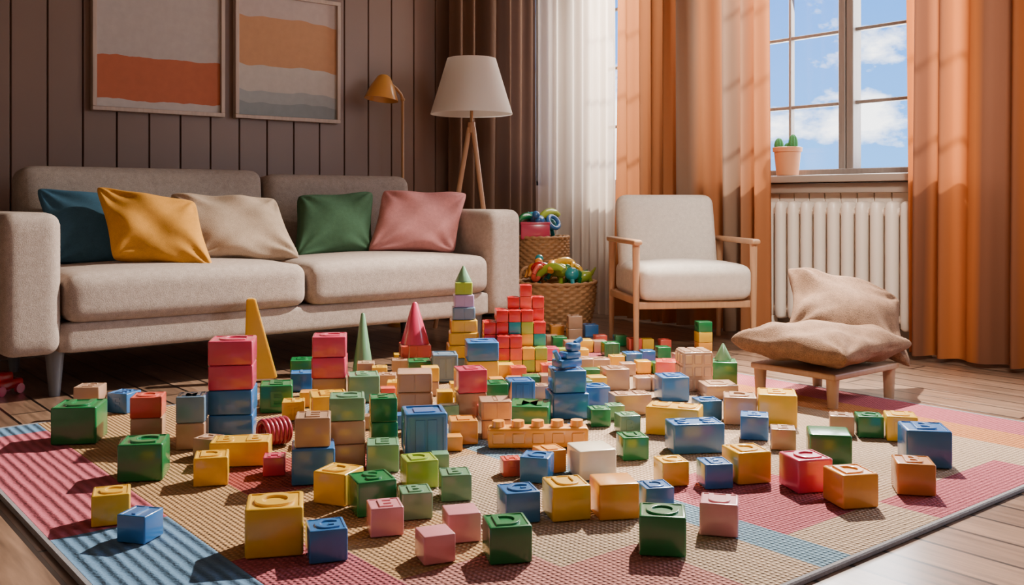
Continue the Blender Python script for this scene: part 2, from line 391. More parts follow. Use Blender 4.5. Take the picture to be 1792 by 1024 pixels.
def rugcol(x, y):
    if x < .75: return 1 if y < 2.12 or y > 3.14 else 0
    if x < .95: return 7 if y < 1.78 else 2
    if x < 1.22: return 9 if y < 1.50 else (4 if 2.12 < y < 2.40 else 2)
    if x < 1.42: return 9 if y < 1.36 else (3 if y < 2.12 else (4 if y < 2.4 else 2))
    if x < 1.60: return 3 if y < 2.12 else 2
    if x < 1.70: return 6
    if x < 2.05: return 3 if y < 1.20 else (7 if y < 1.62 else (3 if y < 2.75 else 2))
    if x < 2.62: return 7 if y < 1.20 else (3 if y < 2.75 else 2)
    if x < 2.80: return 3
    if x < 2.96: return 5
    return 7
bm = bmesh.new(); gv = {}
for i, a in enumerate(xs):
    for j, b_ in enumerate(yy): gv[(i, j)] = bm.verts.new((a, b_, RT))
for i in range(len(xs)-1):
    for j in range(len(yy)-1):
        f = bm.faces.new((gv[(i, j)], gv[(i+1, j)], gv[(i+1, j+1)], gv[(i, j+1)])); f.material_index = rugcol((xs[i]+xs[i+1])/2, (yy[j]+yy[j+1])/2)
cx, cy = (RUG[0]+RUG[1])/2, (RUG[2]+RUG[3])/2
for (a, b_, la, lb) in ((cx, RUG[2]+.006, RUG[1]-RUG[0], .014), (cx, RUG[3]-.006, RUG[1]-RUG[0], .014), (RUG[0]+.006, cy, .014, RUG[3]-RUG[2]), (RUG[1]-.006, cy, .014, RUG[3]-RUG[2])):
    bm_box(bm, a, b_, .0065, la, lb, .013, .003, 1, mi=8)
for f in bm.faces:
    c_ = f.calc_center_median()
    if c_.z < RT-.0005 or c_.x < xs[0] or c_.x > xs[-1] or c_.y < yy[0] or c_.y > yy[-1]: f.material_index = 8
rugo = add('rug', finish(bm, 'rug', rm, False), label='woven plaid rug with pink, blue, tan and beige bands', cat='rug')

# ---------------------------------------------------------------- sofa
SX0, SX1, SY0, SY1 = .72, 3.01, 3.63, 4.50
sc = ((SX0+SX1)/2, (SY0+SY1)/2); W2 = (SX1-SX0)/2; DP = (SY1-SY0)/2
sofa = empty('sofa', (sc[0], sc[1], 0), label='long light grey-beige fabric two-seat sofa against the panelled wall', cat='sofa')
AW = .20
add('frame', soft_me('sofa_frame', (W2-AW+.01, DP-.02, .055), .02, M['sofa'], n=10), (0, -.0, .215), sofa)
for s in (-1, 1):
    add('armrest', soft_me('sofa_arm', (AW/2, DP, .25), .05, M['sofa'], n=16), (s*(W2-AW/2), 0, .41), sofa)
iw = (W2-AW)/2
for s in (-1, 1):
    add('seat_cushion', soft_me('sofa_seat', (iw-.005, .33, .088), .05, M['sofa'], puff=.022, n=18), (s*iw, -DP+.32, .355), sofa)
bx0, bx1, bsp = -(W2-AW), (W2-AW), 1.985-sc[0]
for a, b_, dz in ((bx0, bsp, 0), (bsp, bx1, -.016)):
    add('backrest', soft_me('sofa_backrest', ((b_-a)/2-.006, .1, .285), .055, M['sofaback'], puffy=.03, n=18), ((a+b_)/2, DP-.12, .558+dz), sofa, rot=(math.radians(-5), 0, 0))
for sx in (-1, 1):
    for sy in (-1, 1):
        add('leg', cyl_me('sofa_leg', (0, 0, 0), (0, 0, .172), .018, .034, M['sofaleg']), (sx*(W2-.2), sy*(DP-.12), 0), sofa)

def place_pillow(name, w, h, t, mat, loc, yaw, lean, roll, seed, label, shear=0):
    o = add(name, pillow_me(name, w, h, t, mat, seed, shear=shear, pinch=.09, wr_amp=1.25), label=label, cat='cushion', group='cushions on the sofa')
    o.matrix_world = Matrix.Translation(loc) @ Matrix.Rotation(math.radians(yaw), 4, 'Z') @ Matrix.Rotation(math.radians(90-lean), 4, 'X') @ Matrix.Rotation(math.radians(roll), 4, 'Z')
    return o
place_pillow('throw_pillow', .39, .33, .13, M['p_blue'], (1.17, 4.13, .59), -10, 24, -4, 1, 'dark blue throw pillow leaning in the sofa corner', -.25)
place_pillow('throw_pillow', .40, .31, .15, M['p_mustard'], (1.33, 3.90, .585), -20, 28, -10, 2, 'mustard yellow throw pillow leaning on its neighbours', -.42)
place_pillow('throw_pillow', .47, .31, .15, M['p_cream'], (1.72, 4.03, .585), -10, 28, -3, 3, 'cream linen throw pillow against the sofa back', -.3)
place_pillow('throw_pillow', .39, .32, .15, M['p_green'], (2.235, 4.09, .59), -10, 24, 3, 4, 'dark green throw pillow against the sofa back', .22)
place_pillow('throw_pillow', .44, .33, .15, M['p_pink'], (2.615, 3.95, .60), -20, 24, -2, 5, 'dusty pink throw pillow beside the sofa armrest', .28)

# ---------------------------------------------------------------- pictures
def picture(x0, x1, z0, z1, mat, label):
    w, h = x1-x0, z1-z0
    e = empty('framed_picture', ((x0+x1)/2, RY1-.02, (z0+z1)/2), label=label, cat='picture', group='framed prints on the wall')
    bm = bmesh.new(); t = .02
    bm_box(bm, 0, 0, h/2-t/2, w, .036, t, .002, 1); bm_box(bm, 0, 0, -h/2+t/2, w, .036, t, .002, 1)
    bm_box(bm, -w/2+t/2, 0, 0, t, .036, h-2*t, .002, 1); bm_box(bm, w/2-t/2, 0, 0, t, .036, h-2*t, .002, 1)
    add('frame', finish(bm, 'frame', M['frame']), parent=e)
    bm = bmesh.new(); bm_box(bm, 0, .004, 0, w-2*t, .012, h-2*t); add('print', finish(bm, 'print', mat, False), parent=e)
picture(1.32, 1.957, 1.123, 1.785, art_mat('art_terracotta', .66, [(0, (.44, .40, .37)), (.085, (.42, .11, .045)), (.40, (.42, .37, .34))]), 'abstract print with a torn terracotta band in thin wooden frame')
picture(2.012, 2.613, 1.123, 1.785, art_mat('art_hills', .66, [(0, (.22, .25, .26)), (.13, (.31, .33, .33)), (.22, (.46, .42, .38)), (.42, (.47, .24, .12)), (.80, (.45, .37, .34))], True), 'abstract print with orange band above grey hills, wooden frame')

# ---------------------------------------------------------------- lamps
lx, ly = 3.24, 4.36
fl = empty('floor_lamp', (lx, ly, 0), label='tripod floor lamp with white tapered shade behind the sofa arm', cat='lamp')
def lathe(name, prof, mat, seg=48, angle=40):
    bm = bmesh.new(); rings = []
    for r, z in prof: rings.append([bm.verts.new((r*math.cos(2*math.pi*i/seg), r*math.sin(2*math.pi*i/seg), z)) for i in range(seg)])
    for a, b_ in zip(rings, rings[1:]):
        for i in range(seg): bm.faces.new((a[i], a[(i+1) % seg], b_[(i+1) % seg], b_[i]))
    if name.startswith('solid'): bm.faces.new(rings[0]); bm.faces.new(list(reversed(rings[-1])))
    return finish(bm, name, mat, angle=angle)
add('lamp_shade', lathe('lamp_shade', [(.226, 1.185), (.230, 1.185), (.136, 1.495), (.132, 1.495), (.226, 1.19)], M['shade']), parent=fl)
bm = bmesh.new()
for k in range(3):
    a = k*2*math.pi/3; bm_cyl(bm, (0, 0, 1.48), (.133*math.cos(a), .133*math.sin(a), 1.488), .003, .003, 6)
bm_cyl(bm, (0, 0, 1.12), (0, 0, 1.49), .009); add('pole', finish(bm, 'pole', M['brass']), parent=fl)
add('hub', cyl_me('hub', (0, 0, 1.08), (0, 0, 1.14), .024, .02, M['lightwood']), parent=fl)
for ang, rr_ in ((160, .21), (12, .23), (280, .20)):
    a = math.radians(ang)
    add('leg', cyl_me('lamp_leg', (rr_*math.cos(a), rr_*math.sin(a), 0), (.012*math.cos(a), .012*math.sin(a), 1.11), .012, .014, M['lightwood']), parent=fl)

rl = empty('reading_lamp', (2.965, 4.64, 0), label='slim mustard metal reading lamp standing behind the sofa', cat='lamp')
add('base', cyl_me('base', (0, 0, 0), (0, 0, .02), .085, .08, M['mustardmetal'], 40), parent=rl)
add('pole', cyl_me('pole', (0, 0, .02), (0, 0, 1.27), .008, .008, M['brass']), parent=rl)
bm = bmesh.new(); pts = [(0, 0, 1.27), (-.01, 0, 1.30), (-.04, 0, 1.33), (-.08, 0, 1.355), (-.115, 0, 1.375)]
for a, b_ in zip(pts, pts[1:]): bm_cyl(bm, a, b_, .008, .008, 12)
bmesh.ops.create_icosphere(bm, subdivisions=2, radius=.013, matrix=Matrix.Translation((0, 0, 1.272)))
add('arm', finish(bm, 'arm', M['brass']), parent=rl)
add('lamp_shade', lathe('cone_shade', [(.092, 0), (.095, 0), (.068, .07), (.035, .13), (.02, .14), (.001, .142)], M['mustardmetal']), (-.14, 0, 1.262), rl, rot=(0, math.radians(8), 0))

# ---------------------------------------------------------------- curtains
def curtain(name, path, z0, z1, amp, wl, mat, seed, label, taper=.3, cat='curtain'):
    P = [Vector((a, b_, 0)) for a, b_ in path]; L = [0]
    for a, b_ in zip(P, P[1:]): L.append(L[-1]+(b_-a).length)
    tot = L[-1]; n = int(tot/.0055); nz = 18
    def at(s):
        for k in range(len(P)-1):
            if s <= L[k+1] or k == len(P)-2:
                t = (s-L[k])/(L[k+1]-L[k]); d = (P[k+1]-P[k]).normalized(); return P[k].lerp(P[k+1], t), Vector((-d.y, d.x, 0))
    ph = 0; offs = []; ac = []
    for i in range(n+1):
        s = i/n*tot
        ph += 2*math.pi/wl*(tot/n)*(1+.35*math.sin(s*9+seed)+.2*math.sin(s*23+seed*2)); offs.append(ph)
        ac.append(.75+.25*math.sin(s*13+seed*1.7))
    bm = bmesh.new(); rows = []
    for j in range(nz+1):
        tz = j/nz; z = z0+(z1-z0)*tz; row = []
        for i in range(n+1):
            p, nr = at(i/n*tot)
            s_ = math.sin(offs[i]+.35*math.sin(tz*3+seed)); s_ = math.copysign(abs(s_)**.8, s_)
            am = amp*ac[i]*(1-taper*tz)
            q = p+nr*(am*s_); row.append(bm.verts.new((q.x, q.y, z)))
        rows.append(row)
    for a, b_ in zip(rows, rows[1:]):
        for i in range(n): bm.faces.new((a[i], a[i+1], b_[i+1], b_[i]))
    return add(name, finish(bm, name, mat, angle=180), label=label, cat=cat)
m_brown = curtain_mat('brown_curtain', (.13, .074, .049), (.17, .096, .062), .3)
m_sheer = curtain_mat('sheer_curtain', (.74, .62, .52), (.82, .70, .59), .45, .36)
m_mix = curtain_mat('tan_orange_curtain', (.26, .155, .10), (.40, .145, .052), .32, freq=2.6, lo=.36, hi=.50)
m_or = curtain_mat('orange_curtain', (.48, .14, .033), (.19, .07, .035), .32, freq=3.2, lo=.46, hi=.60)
curtain('curtain', [(3.30, 4.655), (3.965, 4.655)], .02, 2.42, .046, .10, m_brown, 2, 'dark brown floor-length pleated curtain in the room corner')
curtain('sheer_curtain', [(3.97, 4.64), (4.10, 4.60), (4.10, 4.10)], .02, 2.42, .032, .085, m_sheer, 3, 'translucent white sheer curtain glowing with daylight')
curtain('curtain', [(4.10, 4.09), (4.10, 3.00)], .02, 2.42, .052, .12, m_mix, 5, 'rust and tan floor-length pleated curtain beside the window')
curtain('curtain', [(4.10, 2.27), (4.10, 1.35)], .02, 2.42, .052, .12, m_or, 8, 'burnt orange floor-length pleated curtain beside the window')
bm = bmesh.new(); bm_cyl(bm, (4.10, 1.2, 2.43), (4.10, 4.66, 2.43), .012)
for y in (1.3, 2.69, 4.0): bm_cyl(bm, (4.10, y, 2.43), (4.305, y, 2.43), .008)
add('curtain_rod', finish(bm, 'curtain_rod', M['brass']), label='slim brass curtain rod above the window', cat='curtain rod')
bm = bmesh.new(); bm_cyl(bm, (3.25, 4.655, 2.43), (4.07, 4.655, 2.43), .012); bm_cyl(bm, (3.3, 4.655, 2.43), (3.3, 4.755, 2.43), .008)
add('curtain_rod', finish(bm, 'curtain_rod', M['brass']), label='short brass curtain rod on the panelled wall', cat='curtain rod')

# ---------------------------------------------------------------- radiator
rad = empty('radiator', (4.215, 2.62, 0), label='cream cast-iron column radiator beneath the window', cat='radiator')
bm = bmesh.new(); npz = 13
for i in range(npz):
    y = (i-(npz-1)/2)*.076
    bm_soft(bm, (0, y, .40), (.045, .027, .30), .0265, n=10)
for z in (.15, .65): bm_cyl(bm, (.01, -.46, z), (.01, .46, z), .02)
for y in (-.44, .44): bm_box(bm, 0, y, .055, .05, .03, .11, .006, 2)
add('radiator_body', finish(bm, 'radiator_body', M['radiator'], angle=80), parent=rad)
bm = bmesh.new(); bm_cyl(bm, (0, .46, .15), (0, .54, .15), .012); bm_cyl(bm, (0, .54, 0), (0, .54, .17), .012); bm_cyl(bm, (0, .54, .15), (0, .54, .2), .02)
add('valve', finish(bm, 'valve', M['radiator']), parent=rad)

# ---------------------------------------------------------------- cactus
pot = empty('potted_cactus', (4.30, 3.03, .831), label='small green cactus in a clay pot on the window sill', cat='potted plant')
add('pot', lathe('pot', [(.001, 0), (.050, 0), (.056, .004), (.068, .125), (.074, .125), (.076, .148), (.068, .150), (.064, .13), (.060, .128)], M['terracotta']), parent=pot)
add('soil', cyl_me('soil', (0, 0, .12), (0, 0, .132), .064, .064, M['soil'], 32), parent=pot)
def cactus_me(h, r):
    bm = bmesh.new(); rings = []; seg = 40
    for k in range(11):
        t = k/10; z = h*t; rr = r*math.sqrt(max(0.001, 1-((t-.4)/.62)**2)) if t > .4 else r*(.8+.2*t/.4)
        rings.append([bm.verts.new((rr*(1+.14*math.cos(8*2*math.pi*i/seg))*math.cos(2*math.pi*i/seg), rr*(1+.14*math.cos(8*2*math.pi*i/seg))*math.sin(2*math.pi*i/seg), z)) for i in range(seg)])
    for a, b_ in zip(rings, rings[1:]):
        for i in range(seg): bm.faces.new((a[i], a[(i+1) % seg], b_[(i+1) % seg], b_[i]))
    bm.faces.new(rings[-1]); return finish(bm, 'cactus', M['cactus'], angle=80)
add('cactus_stem', cactus_me(.070, .022), (-.02, .038, .128), pot)
add('cactus_stem', cactus_me(.045, .02), (.0, -.005, .128), pot)
add('cactus_stem', cactus_me(.085, .022), (-.01, -.042, .128), pot)

# ---------------------------------------------------------------- armchair
ac = c2r(.825, 4.79)
ch = empty('armchair', (ac[0], ac[1], 0), math.radians(8.6)-TH, label='low armchair with cream upholstery and light wooden frame', cat='armchair')
wd = .605
for sx in (-1, 1):
    x = sx*(wd/2-.016)
    bm = bmesh.new(); bm_cyl(bm, (0, 0, 0), (0, 0, .50), .012, .018, 16); add('leg', finish(bm, 'front_leg', M['lightwood']), (x, -.235, 0), ch)
    bm = bmesh.new(); bm_cyl(bm, (0, .0, 0), (0, -.02, .50), .012, .018, 16); add('leg', finish(bm, 'back_leg', M['lightwood']), (x, .225, 0), ch)
    add('armrest', soft_me('arm', (.022, .265, .013), .011, M['lightwood'], n=8), (x, -.01, .508), ch)
    add('side_rail', box_me('side_rail', .022, .44, .035, .006, M['lightwood']), (x, -.01, .235), ch)
add('front_rail', box_me('front_rail', wd-.04, .022, .035, .006, M['lightwood']), (0, -.22, .212), ch)
add('back_rail', box_me('back_rail', wd-.04, .022, .035, .006, M['lightwood']), (0, .2, .235), ch)
add('seat', soft_me('seat', (wd/2-.032, .255, .08), .045, M['cream'], puff=.02, n=18), (0, -.025, .318), ch)
add('backrest', soft_me('backrest', (.256, .055, .205), .052, M['cream'], puffy=.022, n=18), (-.012, .175, .53), ch, rot=(math.radians(-12), 0, 0))

# ---------------------------------------------------------------- baskets
def basket(cx, cy, r0, r1, h, label, bulge=.02, handles=False):
    e = empty('wicker_basket', (cx, cy, 0), label=label, cat='basket', group='wicker toy baskets')
    bm = bmesh.new(); rows = int(h/.016); seg = 120; rings = []
    for j in range(rows*3+1):
        t = j/(rows*3); z = .004+h*t; row = j//3; ph = (j % 3)/3
        R = r0+(r1-r0)*t+bulge*math.sin(t*math.pi)
        bul = .004*math.sin(ph*math.pi)
        rings.append([bm.verts.new(((R+bul+.0055*math.cos(20*2*math.pi*i/seg+math.pi*row))*math.cos(2*math.pi*i/seg), (R+bul+.0055*math.cos(20*2*math.pi*i/seg+math.pi*row))*math.sin(2*math.pi*i/seg), z)) for i in range(seg)])
    for a, b_ in zip(rings, rings[1:]):
        for i in range(seg): bm.faces.new((a[i], a[(i+1) % seg], b_[(i+1) % seg], b_[i]))
    bm.faces.new(rings[0])
    add('basket_body', finish(bm, 'basket_body', M['wicker'], angle=70), parent=e)
    bm = bmesh.new(); rg = []
    for i in range(96):
        a = 2*math.pi*i/96; rr = r1
        rg.append([bm.verts.new(((rr+(.010+.003*math.sin(24*a))*math.cos(b_*math.pi/4))*math.cos(a), (rr+(.010+.003*math.sin(24*a))*math.cos(b_*math.pi/4))*math.sin(a), h+.004+(.010+.003*math.sin(24*a))*math.sin(b_*math.pi/4))) for b_ in range(8)])
    for i in range(96):
        for k in range(8): bm.faces.new((rg[i][k], rg[(i+1) % 96][k], rg[(i+1) % 96][(k+1) % 8], rg[i][(k+1) % 8]))
    add('rim', finish(bm, 'rim', M['wicker'], angle=80), parent=e)
    if handles:
        bm = bmesh.new()
        pts = [(math.cos(t*math.pi)*.06, 0, math.sin(t*math.pi)*.075) for t in [k/12 for k in range(13)]]
        for a, b_ in zip(pts, pts[1:]): bm_cyl(bm, a, b_, .008, .008, 8)
        ang = math.radians(100); add('handle', finish(bm, 'handle', M['wicker']), (r1*math.cos(ang), r1*math.sin(ang), h), e, rot=(0, 0, ang+math.pi/2))
B1 = c2r(.245, 5.36); B2 = c2r(.172, 5.84)
basket(B1[0], B1[1], .175, .215, .25, 'low round wicker basket full of colourful plastic toys', .012, True)
basket(B2[0], B2[1], .150, .165, .48, 'tall round wicker basket filled with colourful toys', .01)
def tube_me(name, pts, rad, mat, seg=14):
    bm = bmesh.new(); rings = []; n = len(pts)
    for i, p in enumerate(pts):
        p = Vector(p); d = (Vector(pts[min(n-1, i+1)])-Vector(pts[max(0, i-1)])).normalized(); q = d.to_track_quat('Z', 'Y')
        r = rad[i] if isinstance(rad, list) else rad
        rings.append([bm.verts.new(p+q @ Vector((r*math.cos(2*math.pi*k/seg), r*math.sin(2*math.pi*k/seg), 0))) for k in range(seg)])
    for a, b_ in zip(rings, rings[1:]):
        for i in range(seg): bm.faces.new((a[i], a[(i+1) % seg], b_[(i+1) % seg], b_[i]))
    bm.faces.new(rings[0]); bm.faces.new(rings[-1])
    return finish(bm, name, mat, angle=80)
def fill_basket(bx, by, r, z, cols, seed):
    R = random.Random(seed)
    for i, c in enumerate(cols):
        a = i*2.4+seed; rr = r*math.sqrt((i+.5)/len(cols)); x, y = bx+rr*math.cos(a), by+rr*math.sin(a)
        k = i % 4; zz = z+R.uniform(-.01, .03)+.05*(1-rr/r)
        if k == 0:      # rattle : ball with handle
            bm = bmesh.new(); bmesh.ops.create_uvsphere(bm, u_segments=24, v_segments=14, radius=.038); bm_cyl(bm, (0, 0, -.03), (0, 0, -.1), .011, .014); bmesh.ops.create_uvsphere(bm, u_segments=16, v_segments=10, radius=.018, matrix=Matrix.Translation((0, 0, -.11)))
            add('toy_rattle', finish(bm, 'toy_rattle', M[c]), (x, y, zz+.03), rot=(R.uniform(.2, .6), 0, R.uniform(0, 6)), label=c+' plastic toy rattle lying in the wicker basket', cat='toy')
        elif k == 1:    # banana / horn
            pts = [(.09*math.sin(t*2.2-1.1)*1.1, 0, .07*math.cos(t*2.2-1.1)) for t in [q/10 for q in range(11)]]
            add('toy_horn', tube_me('toy_horn', pts, [.007+.018*math.sin(min(1, .1+q/10)*math.pi*.8) for q in range(11)], M[c]), (x, y, zz), rot=(R.uniform(-.4, .4), R.uniform(-.3, .3), R.uniform(0, 6)), label=c+' curved plastic toy horn in the wicker basket', cat='toy')
        elif k == 2:    # ring
            pts = [(.040*math.cos(q*math.pi/10), .040*math.sin(q*math.pi/10), 0) for q in range(21)]
            add('toy_ring', tube_me('toy_ring', pts, .013, M[c]), (x, y, zz+.03), rot=(R.uniform(.5, 1.4), R.uniform(-.4, .4), R.uniform(0, 6)), label=c+' plastic toy ring in the wicker basket', cat='toy')
        else:           # small animal figure
            bm = bmesh.new(); bmesh.ops.create_uvsphere(bm, u_segments=20, v_segments=12, radius=.036, matrix=Matrix.Diagonal((1.4, .9, .9, 1)))
            bmesh.ops.create_uvsphere(bm, u_segments=16, v_segments=10, radius=.023, matrix=Matrix.Translation((.055, 0, .035)))
            for sx in (-.03, .03):
                for sy in (-.018, .018): bm_cyl(bm, (sx, sy, -.055), (sx, sy, -.01), .011, .012, 10)
            bm_cyl(bm, (-.045, 0, 0), (-.08, 0, .03), .012, .004, 10)
            add('toy_animal', finish(bm, 'toy_animal', M[c], angle=60), (x, y, zz+.04), rot=(R.uniform(-.5, .5), R.uniform(-.5, .5), R.uniform(0, 6)), label=c+' plastic toy animal in the wicker basket', cat='toy')
fill_basket(B1[0], B1[1], .155, .25, ['lime', 'orange', 'yellow', 'teal', 'lime', 'yellow', 'red', 'green', 'orange', 'lime', 'yellow', 'orange', 'teal', 'orange', 'coral', 'lime', 'teal'], 1)
fill_basket(B2[0], B2[1], .115, .52, ['blue', 'lime', 'teal', 'blue', 'teal', 'green', 'blue', 'teal'], 3)
bm = bmesh.new(); bm_box(bm, 0, 0, 0, .17, .10, .09, .006, 2); bm_box(bm, 0, 0, .049, .175, .105, .014, .004, 2)
pb = c2r(.135, 5.75)
add('toy_box', finish(bm, 'toy_box', M['rose']), (pb[0], pb[1], .52), rot=(0, 0, -TH+.05), label='raspberry pink toy box sitting in the tall wicker basket', cat='toy')

# ---------------------------------------------------------------- stool and burlap cushions
st = empty('stool', (3.03, 1.98, 0), label='low light wooden footstool holding two burlap cushions', cat='stool')
bm = bmesh.new(); bm_box(bm, 0, 0, .118, .40, .34, .022, .006, 3); add('seat', finish(bm, 'stool_seat', M['stoolwood']), parent=st)
for sx in (-1, 1):
    for sy in (-1, 1):
        zb = RT+.001 if 3.03+sx*.175 < RUG[1] else 0.0
        add('leg', cyl_me('stool_leg', (0, 0, zb), (0, 0, .11), .017, .022, M['stoolwood']), (sx*.175, sy*.145, 0), st)
p = add('burlap_cushion', pillow_me('burlap_cushion', .50, .47, .14, M['burlap'], 11, pinch=.13, wr_amp=1.3, plump=.8), label='brown burlap cushion lying flat on the low wooden stool', cat='cushion', group='burlap cushions on the stool')
p.matrix_world = Matrix.Translation((3.01, 1.98, .203)) @ Matrix.Rotation(math.radians(4), 4, 'Z') @ Matrix.Rotation(math.radians(2), 4, 'X')
q = c2r(1.245, 3.60)
p = add('burlap_cushion', pillow_me('burlap_cushion', .46, .42, .12, M['burlap'], 12, pinch=.14, wr_amp=1.3, plump=.8, sag=.06), label='brown burlap cushion propped at a tilt on another cushion', cat='cushion', group='burlap cushions on the stool')
p.matrix_world = Matrix.Translation((q[0], q[1], .305)) @ Matrix.Rotation(math.radians(-39-18), 4, 'Z') @ Matrix.Rotation(math.radians(12), 4, 'Y') @ Matrix.Rotation(math.radians(29), 4, 'X') @ Matrix.Rotation(math.radians(8), 4, 'Z')

# ---------------------------------------------------------------- toy blocks
def glyph_bm(ch):
    cu = D.curves.new('t', 'FONT'); cu.body = ch; cu.size = .80; cu.extrude = .028; cu.bevel_depth = .008; cu.bevel_resolution = 1; cu.align_x = 'CENTER'; cu.align_y = 'CENTER'; cu.offset = .010; cu.resolution_u = 5
    o = D.objects.new('t', cu); COL.objects.link(o); dg = bpy.context.evaluated_depsgraph_get(); dg.update()
    me = D.meshes.new_from_object(o.evaluated_get(dg)); D.objects.remove(o)
    cxs = [v.co.x for v in me.vertices]; cys = [v.co.y for v in me.vertices]
    mx, my = (min(cxs)+max(cxs))/2, (min(cys)+max(cys))/2
    for v in me.vertices: v.co.x -= mx; v.co.y -= my
    return me
GL = {}
BM = {}
def block_me(kind, g, c, front=False):
    key = (kind, g, c, front)
    if key in BM: return BM[key]
    bm = bmesh.new(); lx = 1.7 if kind == 'double' else 1.0
    bmesh.ops.create_cube(bm, size=1); bmesh.ops.scale(bm, vec=(lx, 1, 1), verts=bm.verts); bmesh.ops.translate(bm, vec=(0, 0, .5), verts=bm.verts)
    bmesh.ops.bevel(bm, geom=list(bm.edges), offset=.052, segments=3, profile=.5, affect='EDGES')
    big = [f for f in bm.faces if f.calc_area() > .5]
    top = [f for f in big if f.normal.z > .9]
    if kind in ('cube', 'double') and g:
        bmesh.ops.inset_region(bm, faces=top, thickness=.03, depth=0); bmesh.ops.inset_region(bm, faces=top, thickness=.010, depth=-.025)
    if kind == 'crate':
        sides = [f for f in big if abs(f.normal.z) < .1]
        bmesh.ops.inset_individual(bm, faces=sides+top, thickness=.07, depth=0)
        bmesh.ops.inset_individual(bm, faces=sides+top, thickness=.015, depth=-.035)
        for k in (-.14, .14):
            for s in (-1, 1):
                bm_box(bm, k, s*.468, .5, .22, .03, .7, .008, 1); bm_box(bm, s*.468, k, .5, .03, .22, .7, .008, 1)
        bm_box(bm, 0, 0, .985, .5, .5, .02, .005, 1)
    if kind == 'brick':
        for s in (-1, 1):
            bm_box(bm, -.22, s*.492, .5, .42, .03, .86, .012, 1); bm_box(bm, .22, s*.492, .5, .42, .03, .86, .012, 1)
            bm_box(bm, s*.492, -.22, .5, .03, .42, .86, .012, 1); bm_box(bm, s*.492, .22, .5, .03, .42, .86, .012, 1)
    if kind == 'grid':
        for s in (-1, 1):
            for a in (-.32, 0, .32):
                for b_ in (.18, .5, .82):
                    bm_box(bm, a, s*.50, b_, .27, .05, .27, .03, 1); bm_box(bm, s*.50, a, b_, .05, .27, .27, .03, 1)
        for a in (-.32, 0, .32):
            for b_ in (-.32, 0, .32): bm_box(bm, a, b_, 1.0, .27, .27, .05, .03, 1)
    if g and kind in ('cube', 'double', 'brick'):
        if g not in GL: GL[g] = glyph_bm(g)
        for ox in ((-.42, .42) if kind == 'double' else (0,)):
            n0 = len(bm.verts); bm.from_mesh(GL[g]); bm.verts.ensure_lookup_table()
            nv = [bm.verts[i] for i in range(n0, len(bm.verts))]
            bmesh.ops.scale(bm, vec=(1.15, 1.2, 1), verts=nv); bmesh.ops.translate(bm, vec=(ox, 0, .995), verts=nv)
        if front:
            n0 = len(bm.verts); bm.from_mesh(GL[g]); bm.verts.ensure_lookup_table()
            nv = [bm.verts[i] for i in range(n0, len(bm.verts))]
            bmesh.ops.transform(bm, matrix=Matrix.Translation((0, -.49, .5)) @ Matrix.Rotation(math.pi/2, 4, 'X'), verts=nv)
    me = finish(bm, 'toy_block', M[c], angle=35); BM[key] = me; return me
